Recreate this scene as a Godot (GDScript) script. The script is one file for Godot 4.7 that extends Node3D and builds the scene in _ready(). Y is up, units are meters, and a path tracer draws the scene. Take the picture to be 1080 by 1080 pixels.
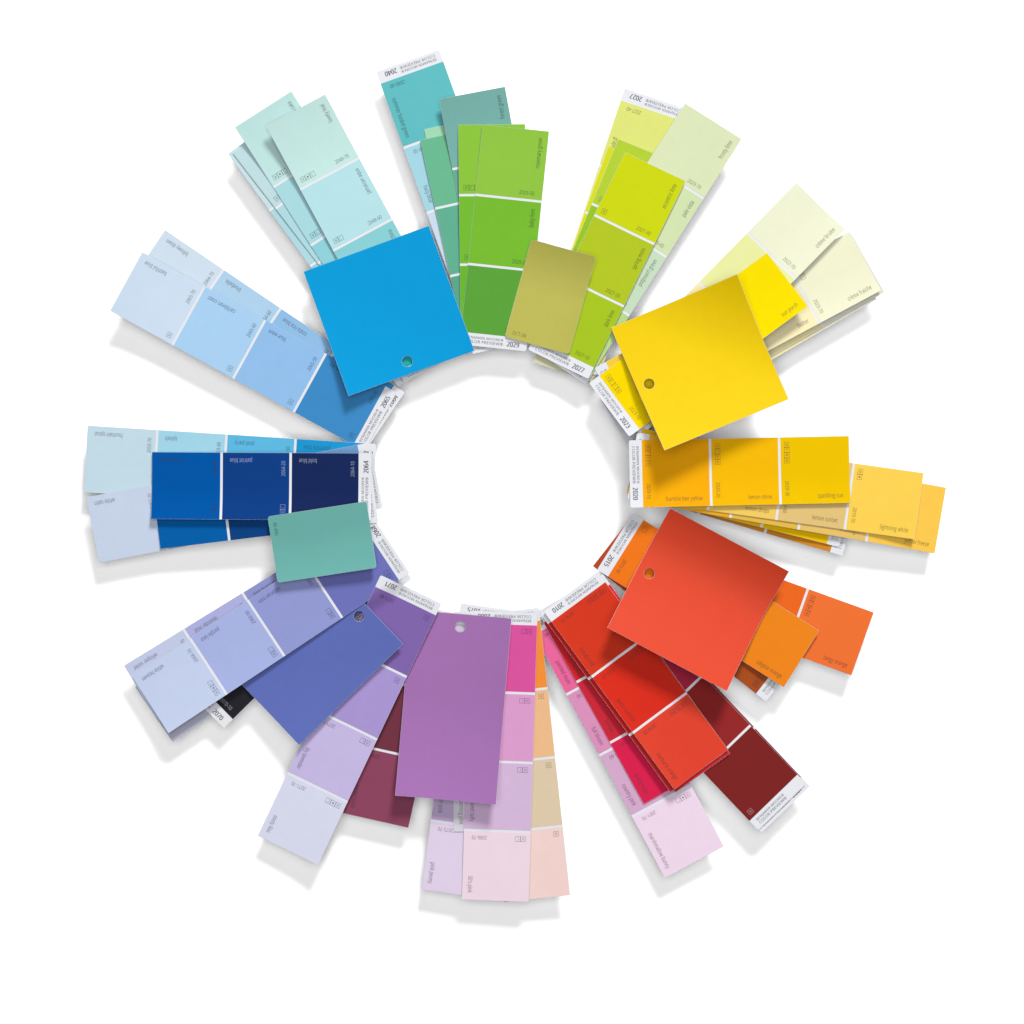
extends Node3D
# Fans of paint sample strips and single paint chips laid in a ring on a white studio sweep, seen from above.
# Plan measurements are in units of 0.7 mm (MM metres each), x to the east and y to the south of the sheet's corner.

const MM := 0.0007            # one plan unit in metres
const STRIP_W := 70.5         # strip width, plan units
const PITCH := 73.0           # one colour cell with its white gap
const HEADER := 13.5          # white header
const CARD_T := 0.00038       # thickness of the white card
const PAINT_T := 0.00010      # thickness of the glued colour sample
const REST := 0.0150          # height of the pads the lowest cards are stuck on
const REFLECT := 0.655         # reflectance of the colours listed below, against the brightest white sheet

const GRID := 780             # height field of the pile, 1 mm cells
var field := PackedFloat32Array()
var wave := FastNoiseLite.new()
var grain_tex: ImageTexture
var bump_tex: ImageTexture
var paper: StandardMaterial3D
var foam: StandardMaterial3D
var font := SystemFont.new()
var text_cache := {}
var used_names := {}
var seed_no := 0
var mats := {}

func _ready():
	# ---------------------------------------------------------------- camera, light, exposure
	var cam := Camera3D.new()
	cam.name = "camera"
	add_child(cam)
	cam.position = Vector3(0, 2.0165, 0)
	cam.rotation_degrees = Vector3(-90, 0, 0)
	cam.fov = rad_to_deg(2.0 * atan(540.0 * MM / 2.0))
	cam.near = 0.05
	cam.far = 40.0
	cam.current = true

	var e := Environment.new()
	e.background_mode = Environment.BG_COLOR
	e.background_color = Color(0.55, 0.55, 0.55)
	e.background_energy_multiplier = 0.45
	e.tonemap_mode = Environment.TONE_MAPPER_LINEAR
	e.tonemap_exposure = 1.0
	e.sdfgi_enabled = true
	e.ssao_enabled = true
	e.ssil_enabled = true
	var we := WorldEnvironment.new()
	we.name = "world_environment"
	we.environment = e
	add_child(we)

	softbox("key_softbox", Vector3(1.16, 3.73, -4.55), 1.3, 46.5, Color(1.0, 0.995, 0.985))
	softbox("overhead_softbox", Vector3(0.0, 3.6, 0.0), 2.6, 11.1, Color(1.0, 0.998, 1.0))

	# ---------------------------------------------------------------- shared materials and fonts
	wave.seed = 11
	wave.frequency = 1.0
	wave.fractal_octaves = 2
	font.font_names = PackedStringArray(["Droid Sans"])
	make_textures()
	paper = StandardMaterial3D.new()
	paper.albedo_color = Color(0.757, 0.766, 0.787)
	paper.albedo_texture = grain_tex
	paper.roughness = 0.7
	paper.metallic_specular = 0.2
	foam = StandardMaterial3D.new()
	foam.albedo_color = Color(0.86, 0.86, 0.85)
	foam.roughness = 0.95
	foam.metallic_specular = 0.1
	field.resize(GRID * GRID)
	field.fill(REST)

	# ---------------------------------------------------------------- the white sweep
	var sweep := MeshInstance3D.new()
	sweep.name = "backdrop"
	var bm := BoxMesh.new()
	bm.size = Vector3(9, 0.04, 9)
	sweep.mesh = bm
	sweep.position.y = -0.02
	var wm := StandardMaterial3D.new()
	wm.albedo_color = Color(0.955, 0.955, 0.955)
	wm.roughness = 1.0
	wm.metallic_specular = 0.05
	sweep.material_override = wm
	sweep.set_meta("kind", "structure")
	sweep.set_meta("label", "plain white studio sheet under the ring of paint samples")
	add_child(sweep)

	build_cards()

func softbox(called: String, at: Vector3, size: float, energy: float, tint: Color):
	var l := AreaLight3D.new()
	l.name = called
	l.area_size = Vector2(size, size)
	l.area_normalize_energy = true
	l.light_energy = energy
	l.light_color = tint
	l.area_range = 20.0
	l.area_attenuation = 2.0
	l.shadow_enabled = true
	add_child(l)
	l.position = at
	l.look_at(Vector3.ZERO, Vector3.UP if absf(at.x) + absf(at.z) > 0.1 else Vector3.FORWARD)

func make_textures():
	var n := FastNoiseLite.new()
	n.seed = 3
	n.frequency = 0.012
	n.fractal_octaves = 5
	var a := n.get_seamless_image(512, 512)
	n.seed = 5
	n.frequency = 0.16
	n.fractal_octaves = 3
	var b := n.get_seamless_image(512, 512)
	var im := Image.create(512, 512, false, Image.FORMAT_RGB8)
	for y in 512:
		for x in 512:
			var g := 0.965 + 0.012 * (a.get_pixel(x, y).r - 0.5) + 0.03 * (b.get_pixel(x, y).r - 0.5)
			im.set_pixel(x, y, Color(g, g, g))
	# specks of dust and tiny scuffs in the paint film
	var r := RandomNumberGenerator.new()
	r.seed = 77
	for k in 60:
		var g := 1.0 if r.randf() < 0.6 else 0.86
		var w := 1 + int(r.randf() * 2.0)
		im.fill_rect(Rect2i(r.randi_range(2, 506), r.randi_range(2, 506), w, 1 + int(r.randf() * 2.0)), Color(g, g, g))
	im.generate_mipmaps()
	grain_tex = ImageTexture.create_from_image(im)
	b.convert(Image.FORMAT_RGB8)
	b.bump_map_to_normal_map(2.0)
	b.generate_mipmaps()
	bump_tex = ImageTexture.create_from_image(b)

# ---------------------------------------------------------------- materials
func lin(hex: String) -> Color:
	return Color.html(hex).srgb_to_linear()

func paint(hex: String, gloss := 0.0) -> StandardMaterial3D:
	var key := hex + str(gloss)
	if mats.has(key):
		return mats[key]
	var c := lin(hex)
	var m := StandardMaterial3D.new()
	m.albedo_color = Color(c.r * REFLECT, c.g * REFLECT, c.b * REFLECT).linear_to_srgb()
	m.albedo_texture = grain_tex
	m.normal_enabled = true
	m.normal_texture = bump_tex
	m.normal_scale = 0.12
	m.roughness = 0.62 - 0.2 * gloss
	m.metallic_specular = 0.09 + 0.15 * gloss
	mats[key] = m
	return m

func ink(hex: String) -> StandardMaterial3D:
	var key := "ink" + hex
	if mats.has(key):
		return mats[key]
	var c := lin(hex)
	var l := 0.2126 * c.r + 0.7152 * c.g + 0.0722 * c.b
	var k := 0.2
	var m := StandardMaterial3D.new()
	if l < 0.075:     # pale print on the darkest colours
		m.albedo_color = Color(c.r * 0.7 + 0.16, c.g * 0.7 + 0.17, c.b * 0.7 + 0.19).linear_to_srgb()
	else:
		m.albedo_color = Color(c.r * k * 0.8 + 0.012, c.g * k * 0.8 + 0.014, c.b * k * 0.8 + 0.016).linear_to_srgb()
	m.roughness = 0.6
	m.metallic_specular = 0.2
	mats[key] = m
	return m

# ---------------------------------------------------------------- one card lying in the pile
# c: o (plan corner u=0, v=0), u, v (unit plan axes), len, wid (metres), bends, a, b, c (rest plane)
func card(anchor: String, ax: float, ay: float, ux: float, uy: float, length: float, width: float, bends: Array) -> Dictionary:
	var u := Vector2(ux, uy).normalized()
	var v := Vector2(-u.y, u.x)
	var o := Vector2(ax - 540.0, ay - 540.0)
	if anchor[0] == "e":
		o -= u * length
	if anchor[1] == "W":
		o -= v * width
	seed_no += 1
	return {"o": o * MM, "u": u, "v": v, "len": length * MM, "wid": width * MM, "bends": bends, "a": 0.0, "b": 0.0, "c": 0.0, "k": seed_no}

func curl(c: Dictionary, u: float, v: float, flat := false) -> float:
	var p: float = u / c.len
	var q: float = v / c.wid
	var h := 0.00022 * wave.get_noise_2d(c.k * 37.0 + u * 14.0, c.k * 11.0 + v * 14.0)
	if flat:
		return h
	for d in c.bends:      # [along u, along v, start, lift in mm], or with a fifth number: a flap [nu, nv, start, lift in mm, run] measured in plan units
		if d.size() == 5:
			var s: float = clampf(((d[0] * u + d[1] * v) / MM - d[2]) / d[4], 0.0, 1.0)
			if not c.get("tuck", false):
				h += d[3] * 0.001 * s * s * (3.0 - 2.0 * s)
			continue
		var w: float = absf(d[0]) + absf(d[1])
		var t: float = ((p if d[0] > 0 else 1.0 - p) * absf(d[0]) + (q if d[1] > 0 else 1.0 - q) * absf(d[1])) / w
		t = maxf(0.0, (t - d[2]) / (1.0 - d[2]))
		h += d[3] * 0.001 * t * t
	return h

func surf(c: Dictionary, u: float, v: float) -> float:    # height of the card's underside over its middle
	return c.b * (u - 0.5 * c.len) + c.c * (v - 0.5 * c.wid) + curl(c, u, v)

func cell_at(c: Dictionary, u: float, v: float) -> int:
	var w: Vector2 = c.o + c.u * u + c.v * v
	var i := clampi(int(w.x * 1000.0 + GRID * 0.5), 0, GRID - 1)
	var j := clampi(int(w.y * 1000.0 + GRID * 0.5), 0, GRID - 1)
	return j * GRID + i

# let the stiff card come to rest on the pile below it: the lowest plane that touches and crosses nothing
func settle(c: Dictionary):
	var pu := PackedFloat32Array()
	var pv := PackedFloat32Array()
	var ph := PackedFloat32Array()
	var nu := int(c.len / 0.004) + 1
	var nv := int(c.wid / 0.004) + 1
	for i in nu + 1:
		for j in nv + 1:
			var u: float = c.len * i / nu
			var v: float = c.wid * j / nv
			pu.append(u - 0.5 * c.len)
			pv.append(v - 0.5 * c.wid)
			ph.append(field[cell_at(c, u, v)] - curl(c, u, v, true))
	var b := 0.0
	var g := 0.0
	var best := 1e9
	best = top_of(pu, pv, ph, b, g)
	var step := 0.02
	while step > 0.0004:
		var moved := false
		for d in [[1, 0], [-1, 0], [0, 1], [0, -1], [1, 1], [1, -1], [-1, 1], [-1, -1]]:
			var f := top_of(pu, pv, ph, b + d[0] * step, g + d[1] * step)
			if f < best - 1e-7:
				best = f
				b += d[0] * step
				g += d[1] * step
				moved = true
				break
		if not moved:
			step *= 0.5
	c.b = b
	c.c = g
	c.a = best + 0.00008

func top_of(pu: PackedFloat32Array, pv: PackedFloat32Array, ph: PackedFloat32Array, b: float, g: float) -> float:
	var m := -1e9
	for k in pu.size():
		m = maxf(m, ph[k] - b * pu[k] - g * pv[k])
	return m

func press(c: Dictionary):     # add the card to the height field
	var nu := int(c.len / 0.0007) + 1
	var nv := int(c.wid / 0.0007) + 1
	for i in nu + 1:
		for j in nv + 1:
			var u: float = c.len * i / nu
			var v: float = c.wid * j / nv
			var at := cell_at(c, u, v)
			field[at] = maxf(field[at], c.a + surf(c, u, v) + CARD_T + PAINT_T + 0.0001)

func pads(c: Dictionary, root: Node3D):   # foam pads under the ends that no other card carries
	for f in [[0.1, 0.5], [0.5, 0.5], [0.9, 0.5]]:
		var u: float = c.len * f[0]
		var v: float = c.wid * f[1]
		var free := true
		for k in 12:
			if field[cell_at(c, u + 0.009 * cos(k * TAU / 12.0), v + 0.009 * sin(k * TAU / 12.0))] > REST + 1e-5:
				free = false
		if not free:
			continue
		var low := 1e9
		for k in 12:
			low = minf(low, surf(c, u + 0.006 * cos(k * TAU / 12.0), v + 0.006 * sin(k * TAU / 12.0)))
		var cy := CylinderMesh.new()
		cy.top_radius = 0.006
		cy.bottom_radius = 0.006
		cy.height = c.a + low
		cy.radial_segments = 20
		cy.rings = 1
		var o := MeshInstance3D.new()
		o.name = "foam_pad"
		o.mesh = cy
		o.material_override = foam
		root.add_child(o, true)
		o.position = Vector3(u, low - 0.5 * cy.height, v)

# ---------------------------------------------------------------- mesh helpers (local x = u, z = v)
func top_normal(c: Dictionary, u: float, v: float) -> Vector3:
	var d := 0.0015
	return Vector3(-(surf(c, u + d, v) - surf(c, u - d, v)) / (2 * d), 1.0, -(surf(c, u, v + d) - surf(c, u, v - d)) / (2 * d)).normalized()

func commit(v: PackedVector3Array, n: PackedVector3Array, uv: PackedVector2Array, ix: PackedInt32Array) -> ArrayMesh:
	var arr := []
	arr.resize(Mesh.ARRAY_MAX)
	arr[Mesh.ARRAY_VERTEX] = v
	arr[Mesh.ARRAY_NORMAL] = n
	if uv.size() == v.size():
		var tg := PackedFloat32Array()
		for k in v.size():
			tg.append_array([1.0, 0.0, 0.0, 1.0])
		arr[Mesh.ARRAY_TANGENT] = tg
		arr[Mesh.ARRAY_TEX_UV] = uv
	arr[Mesh.ARRAY_INDEX] = ix
	var m := ArrayMesh.new()
	m.add_surface_from_arrays(Mesh.PRIMITIVE_TRIANGLES, arr)
	return m

# a bent sheet over rings of plan points (ring 0 inner or first row ... last outer): closed = rows are loops
func sheet(c: Dictionary, rows: Array, closed: bool, y0: float, y1: float, under: bool) -> ArrayMesh:
	var v := PackedVector3Array()
	var n := PackedVector3Array()
	var uv := PackedVector2Array()
	var ix := PackedInt32Array()
	var off := Vector2(fmod(c.k * 0.37, 1.0), fmod(c.k * 0.61, 1.0))
	var m: int = rows[0].size()
	for side in ([1, 0] if under else [1]):
		var base := v.size()
		for r in rows:
			for p in r:
				v.append(Vector3(p.x, surf(c, p.x, p.y) + (y1 if side == 1 else y0), p.y))
				n.append(top_normal(c, p.x, p.y) * (1.0 if side == 1 else -1.0))
				uv.append(p * 11.0 + off)
		for i in rows.size() - 1:
			for j in (m if closed else m - 1):
				var q := (j + 1) % m
				var k := [base + i * m + j, base + (i + 1) * m + j, base + (i + 1) * m + q, base + i * m + q]
				if side == 1:
					ix.append_array([k[0], k[1], k[2], k[0], k[2], k[3]])
				else:
					ix.append_array([k[0], k[2], k[1], k[0], k[3], k[2]])
	# edges
	var loops := []
	if closed:
		loops = [rows[rows.size() - 1], rows[0]]
	else:
		var lp := []
		for r in rows:
			lp.append(r[0])
		for j in range(1, m):
			lp.append(rows[rows.size() - 1][j])
		for i in range(rows.size() - 2, -1, -1):
			lp.append(rows[i][m - 1])
		for j in range(m - 2, 0, -1):
			lp.append(rows[0][j])
		loops = [lp]
	for li in loops.size():
		var lp: Array = loops[li]
		var cen := Vector2.ZERO
		for p in lp:
			cen += p / lp.size()
		for k in lp.size():
			var p: Vector2 = lp[k]
			var q: Vector2 = lp[(k + 1) % lp.size()]
			if p.distance_to(q) < 1e-7:
				continue
			var out := Vector2((q - p).y, -(q - p).x).normalized()
			if out.dot((p + q) * 0.5 - cen) < 0:
				out = -out
			if li == 1:
				out = -out
			var s := v.size()
			for w in [[p, y1], [q, y1], [q, y0], [p, y0]]:
				v.append(Vector3(w[0].x, surf(c, w[0].x, w[0].y) + w[1], w[0].y))
				n.append(Vector3(out.x, 0, out.y))
				uv.append(w[0] * 11.0 + off)
			var fn := (v[s + 1] - v[s]).cross(v[s + 2] - v[s])
			if fn.dot(n[s]) < 0:
				ix.append_array([s, s + 1, s + 2, s, s + 2, s + 3])
			else:
				ix.append_array([s, s + 2, s + 1, s, s + 3, s + 2])
	return commit(v, n, uv, ix)

# rows of points over a rectangle with rounded corners r0 (u = u0 side) and r1 (u = u1 side)
func rect_rows(u0: float, u1: float, v0: float, v1: float, r0: float, r1: float, stepw: float) -> Array:
	var us := []
	if r0 > 0:
		for k in 5:
			us.append(u0 + r0 * (1.0 - cos(k * PI / 8.0)))
	var n := maxi(2, int((u1 - u0) / stepw))
	for k in n + 1:
		var u := lerpf(u0 + r0, u1 - r1, float(k) / n)
		if r0 <= 0 or k > 0:
			us.append(u)
	if r1 > 0:
		for k in range(1, 5):
			us.append(u1 - r1 * (1.0 - sin(k * PI / 8.0)) if k < 4 else u1)
	us.sort()
	var rows := []
	var m := maxi(2, int((v1 - v0) / stepw))
	for u in us:
		var cut := 0.0
		if u < u0 + r0:
			cut = r0 - sqrt(maxf(0.0, r0 * r0 - pow(u0 + r0 - u, 2)))
		if u > u1 - r1:
			cut = r1 - sqrt(maxf(0.0, r1 * r1 - pow(u - u1 + r1, 2)))
		var r := []
		for j in m + 1:
			r.append(Vector2(u, lerpf(v0 + cut, v1 - cut, float(j) / m)))
		rows.append(r)
	return rows

# loops of points from a round hole out to the rectangle's edge
func hole_rows(u0: float, u1: float, v0: float, v1: float, hc: Vector2, hr: float) -> Array:
	var angs := []
	for p in [Vector2(u0, v0), Vector2(u1, v0), Vector2(u1, v1), Vector2(u0, v1)]:
		angs.append(fposmod((p - hc).angle(), TAU))
	for k in 96:
		angs.append(TAU * k / 96.0)
	angs.sort()
	var rows := []
	for s in 17:
		rows.append([])
	for ang in angs:
		var d := Vector2.from_angle(ang)
		var far := 1e9
		if d.x > 1e-6: far = minf(far, (u1 - hc.x) / d.x)
		if d.x < -1e-6: far = minf(far, (u0 - hc.x) / d.x)
		if d.y > 1e-6: far = minf(far, (v1 - hc.y) / d.y)
		if d.y < -1e-6: far = minf(far, (v0 - hc.y) / d.y)
		for s in 17:
			rows[s].append(hc + d * lerpf(hr, far, s / 16.0))
	return rows

func part(called: String, mesh: Mesh, m: Material, parent: Node3D) -> MeshInstance3D:
	var o := MeshInstance3D.new()
	o.name = called
	o.mesh = mesh
	o.material_override = m
	o.cast_shadow = GeometryInstance3D.SHADOW_CASTING_SETTING_ON
	parent.add_child(o, true)
	return o

func thing(called: String, label: String, category: String, group: String, c: Dictionary) -> Node3D:
	var o := Node3D.new()
	var k: int = used_names.get(called, 0)
	used_names[called] = k + 1
	o.name = called if k == 0 else "%s_%03d" % [called, k]
	add_child(o)
	o.position = Vector3(c.o.x, c.a, c.o.y)
	o.rotation.y = -c.u.angle()
	o.set_meta("label", label)
	o.set_meta("category", category)
	o.set_meta("group", group)
	return o

# ---------------------------------------------------------------- print
func glyphs(text: String, heavy: bool) -> Array:
	var key := text + str(heavy)
	if text_cache.has(key):
		return text_cache[key]
	var t := TextMesh.new()
	t.font = font
	t.font_size = 64
	t.pixel_size = 1.0 / 64.0
	t.depth = 0.0
	t.curve_step = 6.0
	t.text = text
	t.horizontal_alignment = HORIZONTAL_ALIGNMENT_LEFT
	t.vertical_alignment = VERTICAL_ALIGNMENT_CENTER
	var arr := t.get_mesh_arrays()
	var lo := Vector2(1e9, 1e9)
	var hi := Vector2(-1e9, -1e9)
	for p in arr[Mesh.ARRAY_VERTEX]:
		lo = lo.min(Vector2(p.x, p.y))
		hi = hi.max(Vector2(p.x, p.y))
	var res := [arr[Mesh.ARRAY_VERTEX], arr[Mesh.ARRAY_INDEX], lo, hi]
	text_cache[key] = res
	return res

# print collected for one surface: list of [text, u, v, em, squeeze, along ("u" reads outwards, "v" reads across), align end?, heavy]
func print_mesh(c: Dictionary, items: Array, lines: Array, y: float) -> ArrayMesh:
	var v := PackedVector3Array()
	var n := PackedVector3Array()
	var ix := PackedInt32Array()
	for it in items:
		var gl := glyphs(it[0], it[7])
		var lo: Vector2 = gl[2]
		var hi: Vector2 = gl[3]
		var base := v.size()
		for k in gl[0].size() * (2 if it[7] else 1):     # heavy print: struck twice, slightly apart
			var p: Vector3 = gl[0][k % gl[0].size()] + Vector3(0.06, 0.0, 0.0) * float(k / gl[0].size())
			var tx: float = (p.x - (hi.x if it[6] else lo.x)) * it[3] * it[4] * MM
			var ty: float = p.y * it[3] * MM
			var q := Vector2(it[1] * MM + tx, it[2] * MM - ty) if it[5] == "u" else Vector2(it[1] * MM + ty, it[2] * MM + tx)
			v.append(Vector3(q.x, surf(c, q.x, q.y) + y + 0.00001 * float(k / gl[0].size()), q.y))
			n.append(top_normal(c, q.x, q.y))
		for twice in (2 if it[7] else 1):
			var from: int = base + twice * gl[0].size()
			if gl[1] != null and gl[1].size() > 0:
				for k in gl[1]:
					ix.append(from + k)
			else:
				for k in gl[0].size():
					ix.append(from + k)
	for r in lines:            # [u0, v0, u1, v1] filled bars
		var base := v.size()
		for p in [[r[0], r[1]], [r[2], r[1]], [r[2], r[3]], [r[0], r[3]]]:
			v.append(Vector3(p[0] * MM, surf(c, p[0] * MM, p[1] * MM) + y, p[1] * MM))
			n.append(Vector3.UP)
		ix.append_array([base, base + 1, base + 2, base, base + 2, base + 3])
	if ix.is_empty():
		return null
	return commit(v, n, PackedVector2Array(), ix)

func width_of(text: String, heavy: bool) -> float:
	var gl := glyphs(text, heavy)
	return gl[3].x - gl[2].x

# ---------------------------------------------------------------- the three kinds of sample
# cells from the header outwards: [colour, name, boxes]
func strip(label: String, number: String, anchor: String, ax: float, ay: float, ux: float, uy: float, cells: Array, bends := [], group := "paint strips fanned out in the ring"):
	var length := HEADER + PITCH * cells.size() - 0.5
	var c := card(anchor, ax, ay, ux, uy, length, STRIP_W, bends)
	settle(c)
	var fine := 0.0035
	for d in bends:
		if d.size() == 5:
			fine = 0.0011
	var root := thing("paint_strip", label, "paint strip", group, c)
	var back := part("card", sheet(c, rect_rows(0, c.len, 0, c.wid, 0.0013, 0.0004, fine), false, 0.0, CARD_T, true), paper, root)
	# header print
	var items := []
	var w1 := 39.0 / (4.2 * width_of("COLOR PREVIEW®", false))
	items.append(["BENJAMIN MOORE®", 8.9, 6.5, 3.6, 39.0 / (3.6 * width_of("BENJAMIN MOORE®", false)), "v", false, false])
	items.append(["COLOR PREVIEW®", 4.6, 6.5, 4.2, w1, "v", false, false])
	if number != "":
		items.append([number, 5.6, 49.5, 7.2, 0.84, "v", false, true])
	part("lettering", print_mesh(c, items, [], CARD_T + 0.00007), ink("#9a9ea6"), back)
	var first := 10 if cells.size() == 3 else 40
	for k in cells.size():
		var d: Array = cells[k]
		var u0 := HEADER + PITCH * k
		var u1 := u0 + PITCH - 2.7
		if k == cells.size() - 1:
			u1 = length - 0.15
		var sw := part("swatch", sheet(c, rect_rows(u0 * MM, u1 * MM, 0.15 * MM, (STRIP_W - 0.15) * MM, 0.0, 0.0, fine), false, CARD_T, CARD_T + PAINT_T, false), paint(d[0]), root)
		var txt := []
		var bars := []
		if number != "":
			txt.append(["%s-%d" % [number, first + 10 * k], u0 + 6.2, STRIP_W - 24.5, 5.6, 0.8, "v", false, false])
		if d[1] != "":
			txt.append([d[1], u1 - 7.5, STRIP_W - 8.4, 6.5, 0.7, "u", true, false])
		if d.size() > 2:
			var bu := u0 + 3.8
			var bv := 5.0
			for s in d[2]:
				var t := 0.34
				bars.append([bu, bv, bu + t, bv + 5.6])
				bars.append([bu + 5.4 - t, bv, bu + 5.4, bv + 5.6])
				bars.append([bu + t, bv, bu + 5.4 - t, bv + t])
				bars.append([bu + t, bv + 5.6 - t, bu + 5.4 - t, bv + 5.6])
				if s == ".":
					bars.append([bu + 1.8, bv + 1.9, bu + 3.6, bv + 3.7])
				else:
					txt.append([s, bu + 2.6, bv + 1.5, 3.6, 0.85, "v", false, false])
				bv += 5.6
		var pm := print_mesh(c, txt, bars, CARD_T + PAINT_T + 0.00007)
		if pm != null:
			part("lettering", pm, ink(d[0]), sw)
	pads(c, root)
	c.tuck = true      # the next cards slip under a lifted flap
	press(c)

func chip(label: String, ax: float, ay: float, ux: float, uy: float, length: float, width: float, hex: String, bends := [], gloss := 0.3):
	var c := card("h0", ax, ay, ux, uy, length, width, bends)
	settle(c)
	var root := thing("paint_chip", label, "paint chip", "large single-colour chips with a punched hole", c)
	var hc := Vector2(13.5 * MM, 0.5 * c.wid)
	var e := 0.15 * MM
	part("card", sheet(c, hole_rows(0, c.len, 0, c.wid, hc, 5.6 * MM), true, 0.0, CARD_T, true), paper, root)
	part("swatch", sheet(c, hole_rows(e, c.len - e, e, c.wid - e, hc, 5.75 * MM), true, CARD_T, CARD_T + PAINT_T, false), paint(hex, gloss), root)
	pads(c, root)
	press(c)

func pocket_card(label: String, ax: float, ay: float, ux: float, uy: float, hex: String, text: String, bends := []):
	var c := card("h0", ax, ay, ux, uy, 105.5, 70.3, bends)
	settle(c)
	var root := thing("colour_card", label, "colour card", "small single-colour cards with rounded corners", c)
	var e := 0.15 * MM
	part("card", sheet(c, rect_rows(0, c.len, 0, c.wid, 0.0021, 0.0021, 0.004), false, 0.0, CARD_T, true), paper, root)
	var sw := part("swatch", sheet(c, rect_rows(e, c.len - e, e, c.wid - e, 0.0020, 0.0020, 0.004), false, CARD_T, CARD_T + PAINT_T, false), paint(hex, 0.5), root)
	part("lettering", print_mesh(c, [[text, 6.5, 7.0, 5.4, 0.85, "v", false, false]], [], CARD_T + PAINT_T + 0.00007), ink(hex), sw)
	pads(c, root)
	press(c)

# ---------------------------------------------------------------- the pile, lowest card first
func build_cards():
	# aqua fan
	strip("pale aqua paint strip at the bottom of the aqua fan, only its long edge showing", "", "e0", 240.4, 162.0, -86.6, -118.7, [["#7fcbd3", ""], ["#9ad6de", ""], ["#b0dbe4", ""], ["#c8e3ea", ""]])
	strip("aqua paint strip second from the bottom of its fan, a narrow band showing", "", "e0", 245.5, 161.5, -89.5, -116.0, [["#7fcbd3", ""], ["#96d4dc", ""], ["#b0dbe4", ""], ["#c0dfe4", "", "WC."]])
	strip("aqua paint strip half covered by the front aqua strip, its name ending in cake", "", "e0", 248.5, 135.4, -0.54, -0.842, [["#7ac9ce", ""], ["#90d1db", ""], ["#a9dbe2", "", "WC"], ["#c2e8e5", "a cake", "W.C"]], [[1, 0, 0.75, 5.0]])
	strip("front strip of the aqua fan, mint and aqua shades, lying over its three neighbours", "2048", "e0", 282.0, 135.4, -0.474, -0.881, [["#25adab", ""], ["#8bd0d6", "china"], ["#b8e4ea", "jamaican aqua", "WC"], ["#c9ece8", "lovely teal", "W.C"]], [[1, 0, 0.72, 8.0]])
	# teal and green fan
	strip("turquoise paint strip with white header 2040 at its outer end and pale blue cells below", "2040", "hW", 396.7, 75.6, 0.337, 0.9415, [["#62bec3", "summer basket green"], ["#a6d7e6", "hazy blue"], ["#c9deef", ""], ["#d9e6f1", ""]])
	strip("pale green paint strip of which only a small corner shows above the sea green one", "", "e0", 447.3, 136.2, -0.2, -0.98, [["#8fd0a8", ""], ["#98d5ae", ""], ["#a2d9b5", ""]])
	strip("sea green paint strip wedged between the turquoise strip and the bright green strips", "", "e0", 443.0, 148.0, -0.2165, -0.976, [["#5aa88c", ""], ["#62b194", ""], ["#6bba92", ""]])
	strip("grey teal paint strip standing out behind the two bright green strips", "", "e0", 463.3, 106.2, -0.186, -0.983, [["#5fa593", ""], ["#69ab98", ""], ["#7ab4ad", "forest green"]], [[1, 0, 0.6, 6.0]])
	strip("leaf green paint strip directly under the green strip with header 2029", "", "e0", 483.3, 132.7, -0.012, -1.0, [["#6cb82e", "", "W"], ["#76bd35", "", "W"], ["#8cc63f", "", "WPM"]])
	strip("green paint strip with header 2029, three greens darkening towards the header", "2029", "e0", 508.9, 132.7, 0.104, -0.9945, [["#5da53d", ""], ["#78bd33", "baby fern"], ["#92c746", "rosemary green"]], [[1, 0, 0.5, 1.5]])
	# lime fan
	strip("pale yellow green paint strip with header 2027 at its outer end", "2027", "hW", 658.9, 92.9, -0.315, 0.949, [["#e0e67d", "grape green", "W"], ["#e4e990", ""], ["#e9edb0", ""], ["#d8d6b4", ""]])
	strip("yellow paint strip showing as a thin sliver along the edge of the lime fan", "", "e0", 642.0, 154.0, 0.337, -0.9415, [["#e0d400", ""], ["#e3dc10", ""], ["#dadd22", ""]])
	strip("fresh green paint strip showing around two edges of the front lime strip", "", "e0", 652.2, 146.7, 0.38, -0.925, [["#8cc022", ""], ["#96c62a", ""], ["#b4d139", "", "WC"]])
	strip("palest mint green paint strip of four cells leaning out beside the lime fan", "2029", "e0", 722.2, 109.6, 0.536, -0.844, [["#b9da8c", ""], ["#c8dfc2", "potpourri green"], ["#d3e4b3", "pale vista"], ["#dde8bd", "frosty lime"]], [[1, 0, 0.6, 2.0]])
	strip("front lime paint strip with header 2027 at its inner end, over the mint strip", "2027", "e0", 659.3, 160.7, 0.441, -0.8975, [["#a8c724", "dark lime"], ["#b3c726", "spring moss"], ["#cdd815", "eccentric lime", "W"]], [[0, 1, 0.4, 2.0]])
	# cream and yellow fan
	strip("cream paint strip lowest in the cream fan, only a thin edge showing", "", "eW", 925.0, 315.5, 0.865, -0.50, [["#f2dc8c", ""], ["#f3e3a0", ""], ["#f5ecb8", ""], ["#ecead0", ""]])
	strip("cream paint strip whose corner peeks out from under the one named crème fraiche", "", "eW", 933.0, 308.2, 0.870, -0.493, [["#f0d98a", ""], ["#f3e3a0", ""], ["#f5ecb8", ""], ["#e6e6dc", ""]])
	strip("cream paint strip named crème fraiche at its outer end, partly under another cream strip", "2023", "e0", 895.6, 244.4, 0.881, -0.472, [["#f5cf3a", ""], ["#f6df85", ""], ["#f8edbd", "butter", "WC"], ["#f2f2d2", "crème fraiche", "W.C"]], [[0, 1, 0.5, 2.5]])
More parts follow.
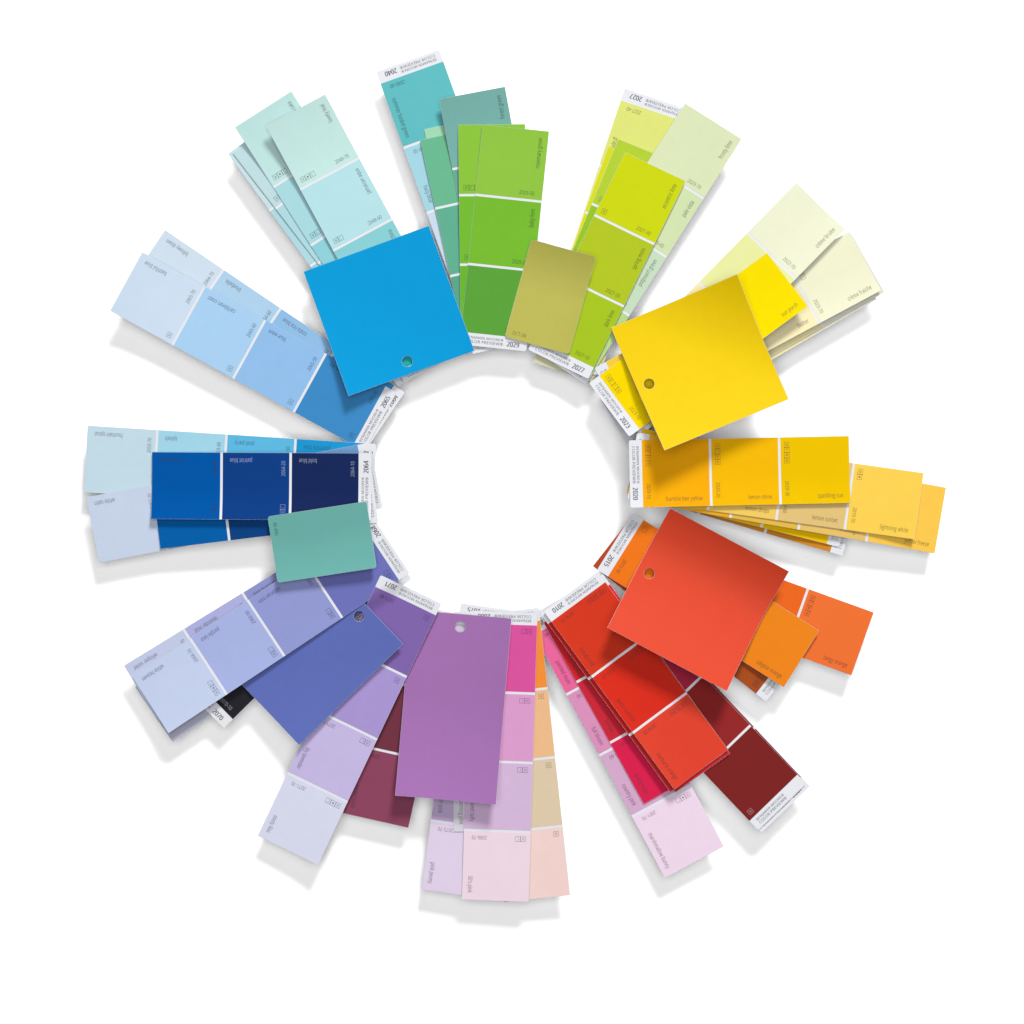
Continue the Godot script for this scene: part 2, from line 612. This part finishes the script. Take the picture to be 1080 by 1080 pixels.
	strip("cream paint strip named crème brulee with a yellow green cell beside it", "2022", "e0", 839.6, 193.1, 0.70, -0.713, [["#f2d55a", ""], ["#f9ebb4", ""], ["#e9eda4", ""], ["#edf0d3", "crème brulee"]], [[0, 1, 0.4, 4.0]])
	strip("bright yellow paint strip with header 2023, mostly under the yellow square", "2023", "e0", 808.2, 267.3, 0.807, -0.591, [["#f8d800", "", "WPTW"], ["#f6d900", ""], ["#f3dc00", "sun porch"]], [[0, 1, 0.4, 4.0]])
	# orange yellow fan
	strip("amber paint strip lowest in the orange yellow fan, header at its outer end", "", "h0", 888.5, 586.1, -0.96, -0.28, [["#d68a25", "", "WC"], ["#d48a22", ""], ["#d28820", ""]])
	strip("golden yellow paint strip just above the amber one, its header showing at the outer end", "", "h0", 885.0, 577.0, -0.97, -0.243, [["#f7c800", ""], ["#f6c400", ""], ["#f3bd00", ""]])
	strip("yellow paint strip reaching farthest out of its fan, named yellow freeze", "", "e0", 998.0, 514.2, 0.985, 0.171, [["#f2b01e", ""], ["#e9bc4c", ""], ["#ecc46c", "moonlight"], ["#ffcd52", "yellow freeze"]])
	strip("soft yellow paint strip named lightning white, between the two other yellow strips", "2019", "e0", 973.0, 499.0, 0.990, 0.139, [["#f4bd2e", ""], ["#f6cf66", "lemon drops"], ["#e6c67f", "lemon sorbet"], ["#ffd556", "lightning white", "W."]], [[1, 0, 0.7, 4.0]])
	strip("orange yellow paint strip with header 2020 lying topmost in its fan", "2020", "e0", 894.3, 460.0, 0.9998, -0.0215, [["#fbb00b", "bumble bee yellow", "WPMW"], ["#f7bc07", "lemon shine", "WPMW"], ["#f0c400", "sparkling sun", "WPMW"]], [[0, 1, 0.5, 2.0]])
	# orange fan
	strip("rust brown paint strip sticking out between the calypso orange strip and the dark reds", "", "h0", 808.0, 740.0, -0.788, -0.616, [["#a94f22", "", "WPT"], ["#b5502b", ""], ["#bb4a24", ""]])
	strip("orange paint strip named tangy orange reaching out beyond the orange red square", "", "e0", 921.8, 646.0, 0.941, 0.339, [["#ee5e20", ""], ["#ee6a22", ""], ["#f27536", "tangy orange", "WPMW"]])
	strip("orange paint strip with header 2015 running under the orange red square", "2015", "h0", 667.3, 541.1, 0.846, 0.533, [["#f37a1d", "", "C"], ["#f28020", ""], ["#f0871d", "calypso orange"]], [[1, 0, 0.6, 3.5]])
	# red and pink fan
	strip("pink paint strip of four cells under the red fan, palest cell named marshmallow bunny", "2001", "eW", 701.4, 926.3, 0.473, 0.881, [["#ec6aa0", "painted mum"], ["#de95c0", "full bloom"], ["#d9add0", "country pink"], ["#f5ddf2", "marshmallow bunny", "W.C"]])
	strip("crimson paint strip with a hot pink outer cell named spring tulips", "2001", "eW", 679.0, 848.0, 0.4836, 0.875, [["#ce2730", "ruby lights"], ["#cf2a3c", "bonfire"], ["#df2352", "spring tulips"]])
	strip("dark red paint strip with header 2007 whose corner shows beyond the other dark red strip", "2007", "hW", 854.5, 829.5, -0.685, -0.7285, [["#7d2523", ""], ["#8a2a28", ""], ["#8f2b2b", ""]])
	strip("dark red paint strip with its white header at the outer end, maroon cells", "", "h0", 799.3, 875.2, -0.69, -0.724, [["#7f2626", "", "W"], ["#962a2b", ""], ["#b32a48", ""]])
	strip("scarlet paint strip under the strip headed 2010, a thin red wedge showing", "", "h0", 635.5, 605.0, 0.578, 0.816, [["#e8242f", ""], ["#d7282f", ""], ["#c92b35", ""]])
	strip("deep red paint strip under the strip headed 2010, its long edge showing as a line", "", "hW", 570.0, 647.0, 0.588, 0.809, [["#c9282a", ""], ["#c9282a", ""], ["#bd2a2c", ""]])
	strip("red paint strip with header 2010, three tomato reds, topmost of the red fan", "2010", "h0", 630.3, 602.8, 0.591, 0.806, [["#d63a22", "tomato red", "WPMW"], ["#dc3020", "warm comfort", "WPMW"], ["#e34632", "starburst orange", "WPMW"]], [[0, 1, 0.5, 2.0]])
	# pink and peach fan
	strip("orange to peach paint strip at the edge of the pink fan", "", "e0", 601.3, 944.0, 0.108, 0.994, [["#f9953b", ""], ["#f3c190", "", "W"], ["#e4d0b1", "", "W"], ["#f8d9d4", "", "W"]])
	strip("pale lilac pink paint strip named pink peony beside the strip headed 2086", "2075", "eW", 444.4, 938.3, -0.137, 0.99, [["#b78ccb", ""], ["#bfa0d2", ""], ["#c8b1d9", "ribbon pink"], ["#e6d6f0", "pink peony"]])
	strip("short pale grey pink paint strip ending just below the purple chip", "", "eW", 478.4, 876.9, 0.0, 1.0, [["#d3c8dc", ""], ["#d8d0e2", ""], ["#dedae8", "blooming pink"]])
	strip("magenta to pale pink paint strip of four cells, topmost strip of the pink fan", "2086", "eW", 487.0, 948.5, -0.031, 0.9995, [["#de57a2", "", "WC"], ["#e0a2d2", "", "WC"], ["#dabde0", "sweet taffy", "WC"], ["#f4deeb", "50's pink", "WC"]])
	strip("maroon paint strip named garden brick between lavender strip and purple chip", "2084", "e0", 430.6, 873.3, -0.219, 0.976, [["#6a2c3e", ""], ["#763746", ""], ["#914863", "garden brick"]])
	chip("orchid purple rectangular paint chip with a punched hole, over the pink fan", 539.5, 651.6, -0.0835, 0.9965, 195.0, 106.0, "#a773b4", [[1, 0, 0.45, 10.0], [0, -1, 0.4, 4.0], [0, 1, 0.6, 2.0]])
	strip("greyish lilac paint strip lowest in the periwinkle fan, only its edge showing", "", "h0", 434.0, 611.0, -0.826, 0.564, [["#6a6fb9", ""], ["#a0a5c6", ""], ["#b0b3c9", ""], ["#b9bccf", ""]])
	strip("black paint strip with header 2070 poking out beneath the periwinkle strips", "2070", "hW", 236.0, 768.0, 0.714, -0.70, [["#28262e", ""], ["#2a2830", ""], ["#2e2c38", ""]])
	strip("periwinkle paint strip named whisper violet, mostly under the strip headed 2068", "2067", "eW", 130.7, 702.0, -0.852, 0.523, [["#7a7cc2", ""], ["#8f97ce", "wisteria mist"], ["#b0b4e2", "lavender mist"], ["#c5cdea", "whisper violet"]])
	strip("lavender paint strip with header 2071 from purple to palest lilac", "2071", "hW", 402.3, 606.0, -0.428, 0.9036, [["#8468b0", "", "W"], ["#ad9ad8", "", "W"], ["#cabde9", "lily lavender", "WC"], ["#dcdff4", "misty lilac", "W.C"]], [[0, -1, 0.5, 2.0], [-0.516, 0.857, 30.0, 4.8, 20.0]])
	# periwinkle fan
	chip("periwinkle blue rectangular paint chip with a punched hole, under the pale periwinkle strips", 426.2, 678.2, -0.717, 0.697, 153.0, 106.6, "#6070ba", [[-1, -1, 0.5, 5.0], [1, -1, 0.5, 5.0]])
	strip("periwinkle paint strip named white heaven at its outer end, topmost of its fan", "2068", "e0", 178.6, 772.7, -0.833, 0.553, [["#7075bd", "", "WC"], ["#959dd7", "victorian trim", "WC"], ["#abb7e8", "purple lace", "WC"], ["#c7d4f1", "white heaven", "W.C"]], [[1, -1, 0.5, 3.0]])
	# light blue fan
	strip("light blue paint strip named billowy down, under the strip headed 2065", "2064", "eW", 174.4, 242.7, -0.828, -0.561, [["#3d90d0", ""], ["#93c0e8", "costa rica blue"], ["#b0d3ef", "bluebelle"], ["#d2e2f1", "billowy down"]], [[1, 0, 0.8, 2.5]])
	strip("light blue paint strip with header 2065, partly under the bright blue square", "2065", "e0", 117.3, 328.4, -0.876, -0.483, [["#3f8dca", "high sky", "W"], ["#94c2ef", "blue wave", "W"], ["#abd3f5", "caribbean coast", "W"], ["#cfe2f5", "bashful blue", "W"]], [[1, 0, 0.78, 4.0]])
	# deep blue fan
	strip("sky blue paint strip named fountain spout, showing above the dark blue strip", "2059", "e0", 88.0, 519.2, -0.998, -0.0635, [["#1f9ad6", "yosemite blue"], ["#60bce5", "pool party"], ["#a4d8ec", "splash"], ["#c6dfec", "fountain spout"]])
	strip("pale grey blue paint strip named white satin, under the dark blue strips", "2067", "e0", 104.2, 593.8, -0.982, 0.19, [["#6f9fd0", ""], ["#93b3dc", ""], ["#aec3e2", ""], ["#cad7ed", "white satin"]])
	strip("dark blue paint strip showing as a band beneath the strip headed 2064", "", "e0", 169.2, 578.9, -0.9927, 0.12, [["#1b2f63", ""], ["#0d4484", ""], ["#0461ad", ""]])
	strip("navy to royal blue paint strip with header 2064 topmost of the deep blue fan", "2064", "e0", 160.2, 547.3, -1.0, -0.007, [["#182a5c", "bold blue", "WC"], ["#0f4088", "patriot blue", "WC"], ["#0058aa", "ol' blue eyes", "WC"]], [[0, -1, 0.5, 4.0]])
	# single chips lying over the fans
	pocket_card("olive gold card with rounded corners bridging the green and lime fans", 532.2, 355.6, 28.2, -102.3, "#bfbb59", "OCT-39", [[1, 0, 0.5, 7.0], [0, 1, 0.5, 3.0]])
	pocket_card("sea green card with rounded corners bridging the deep blue and periwinkle fans", 283.6, 544.8, 103.8, -15.9, "#6cb2ab", "AF-495", [[0, 1, 0.3, 6.0]])
	chip("bright blue square paint chip with a punched hole, over the aqua fan", 368.5, 418.4, -0.343, -0.939, 140.0, 140.5, "#009cdb", [[-1, -1, 0.4, 9.0]])
	chip("orange red square paint chip with a punched hole, between the orange and red fans", 705.6, 536.0, 0.883, 0.470, 141.0, 141.0, "#e04a2e", [[0, 1, 0.2, 19.0], [0, -1, 0.5, 15.0]], 0.6)
	chip("yellow square paint chip with a punched hole, over the cream and yellow fan", 644.0, 346.0, 0.925, -0.381, 141.0, 141.0, "#eecb00", [[-0.6, 1, 0.3, 17.0], [1, -1, 0.55, 18.0]], 0.5)
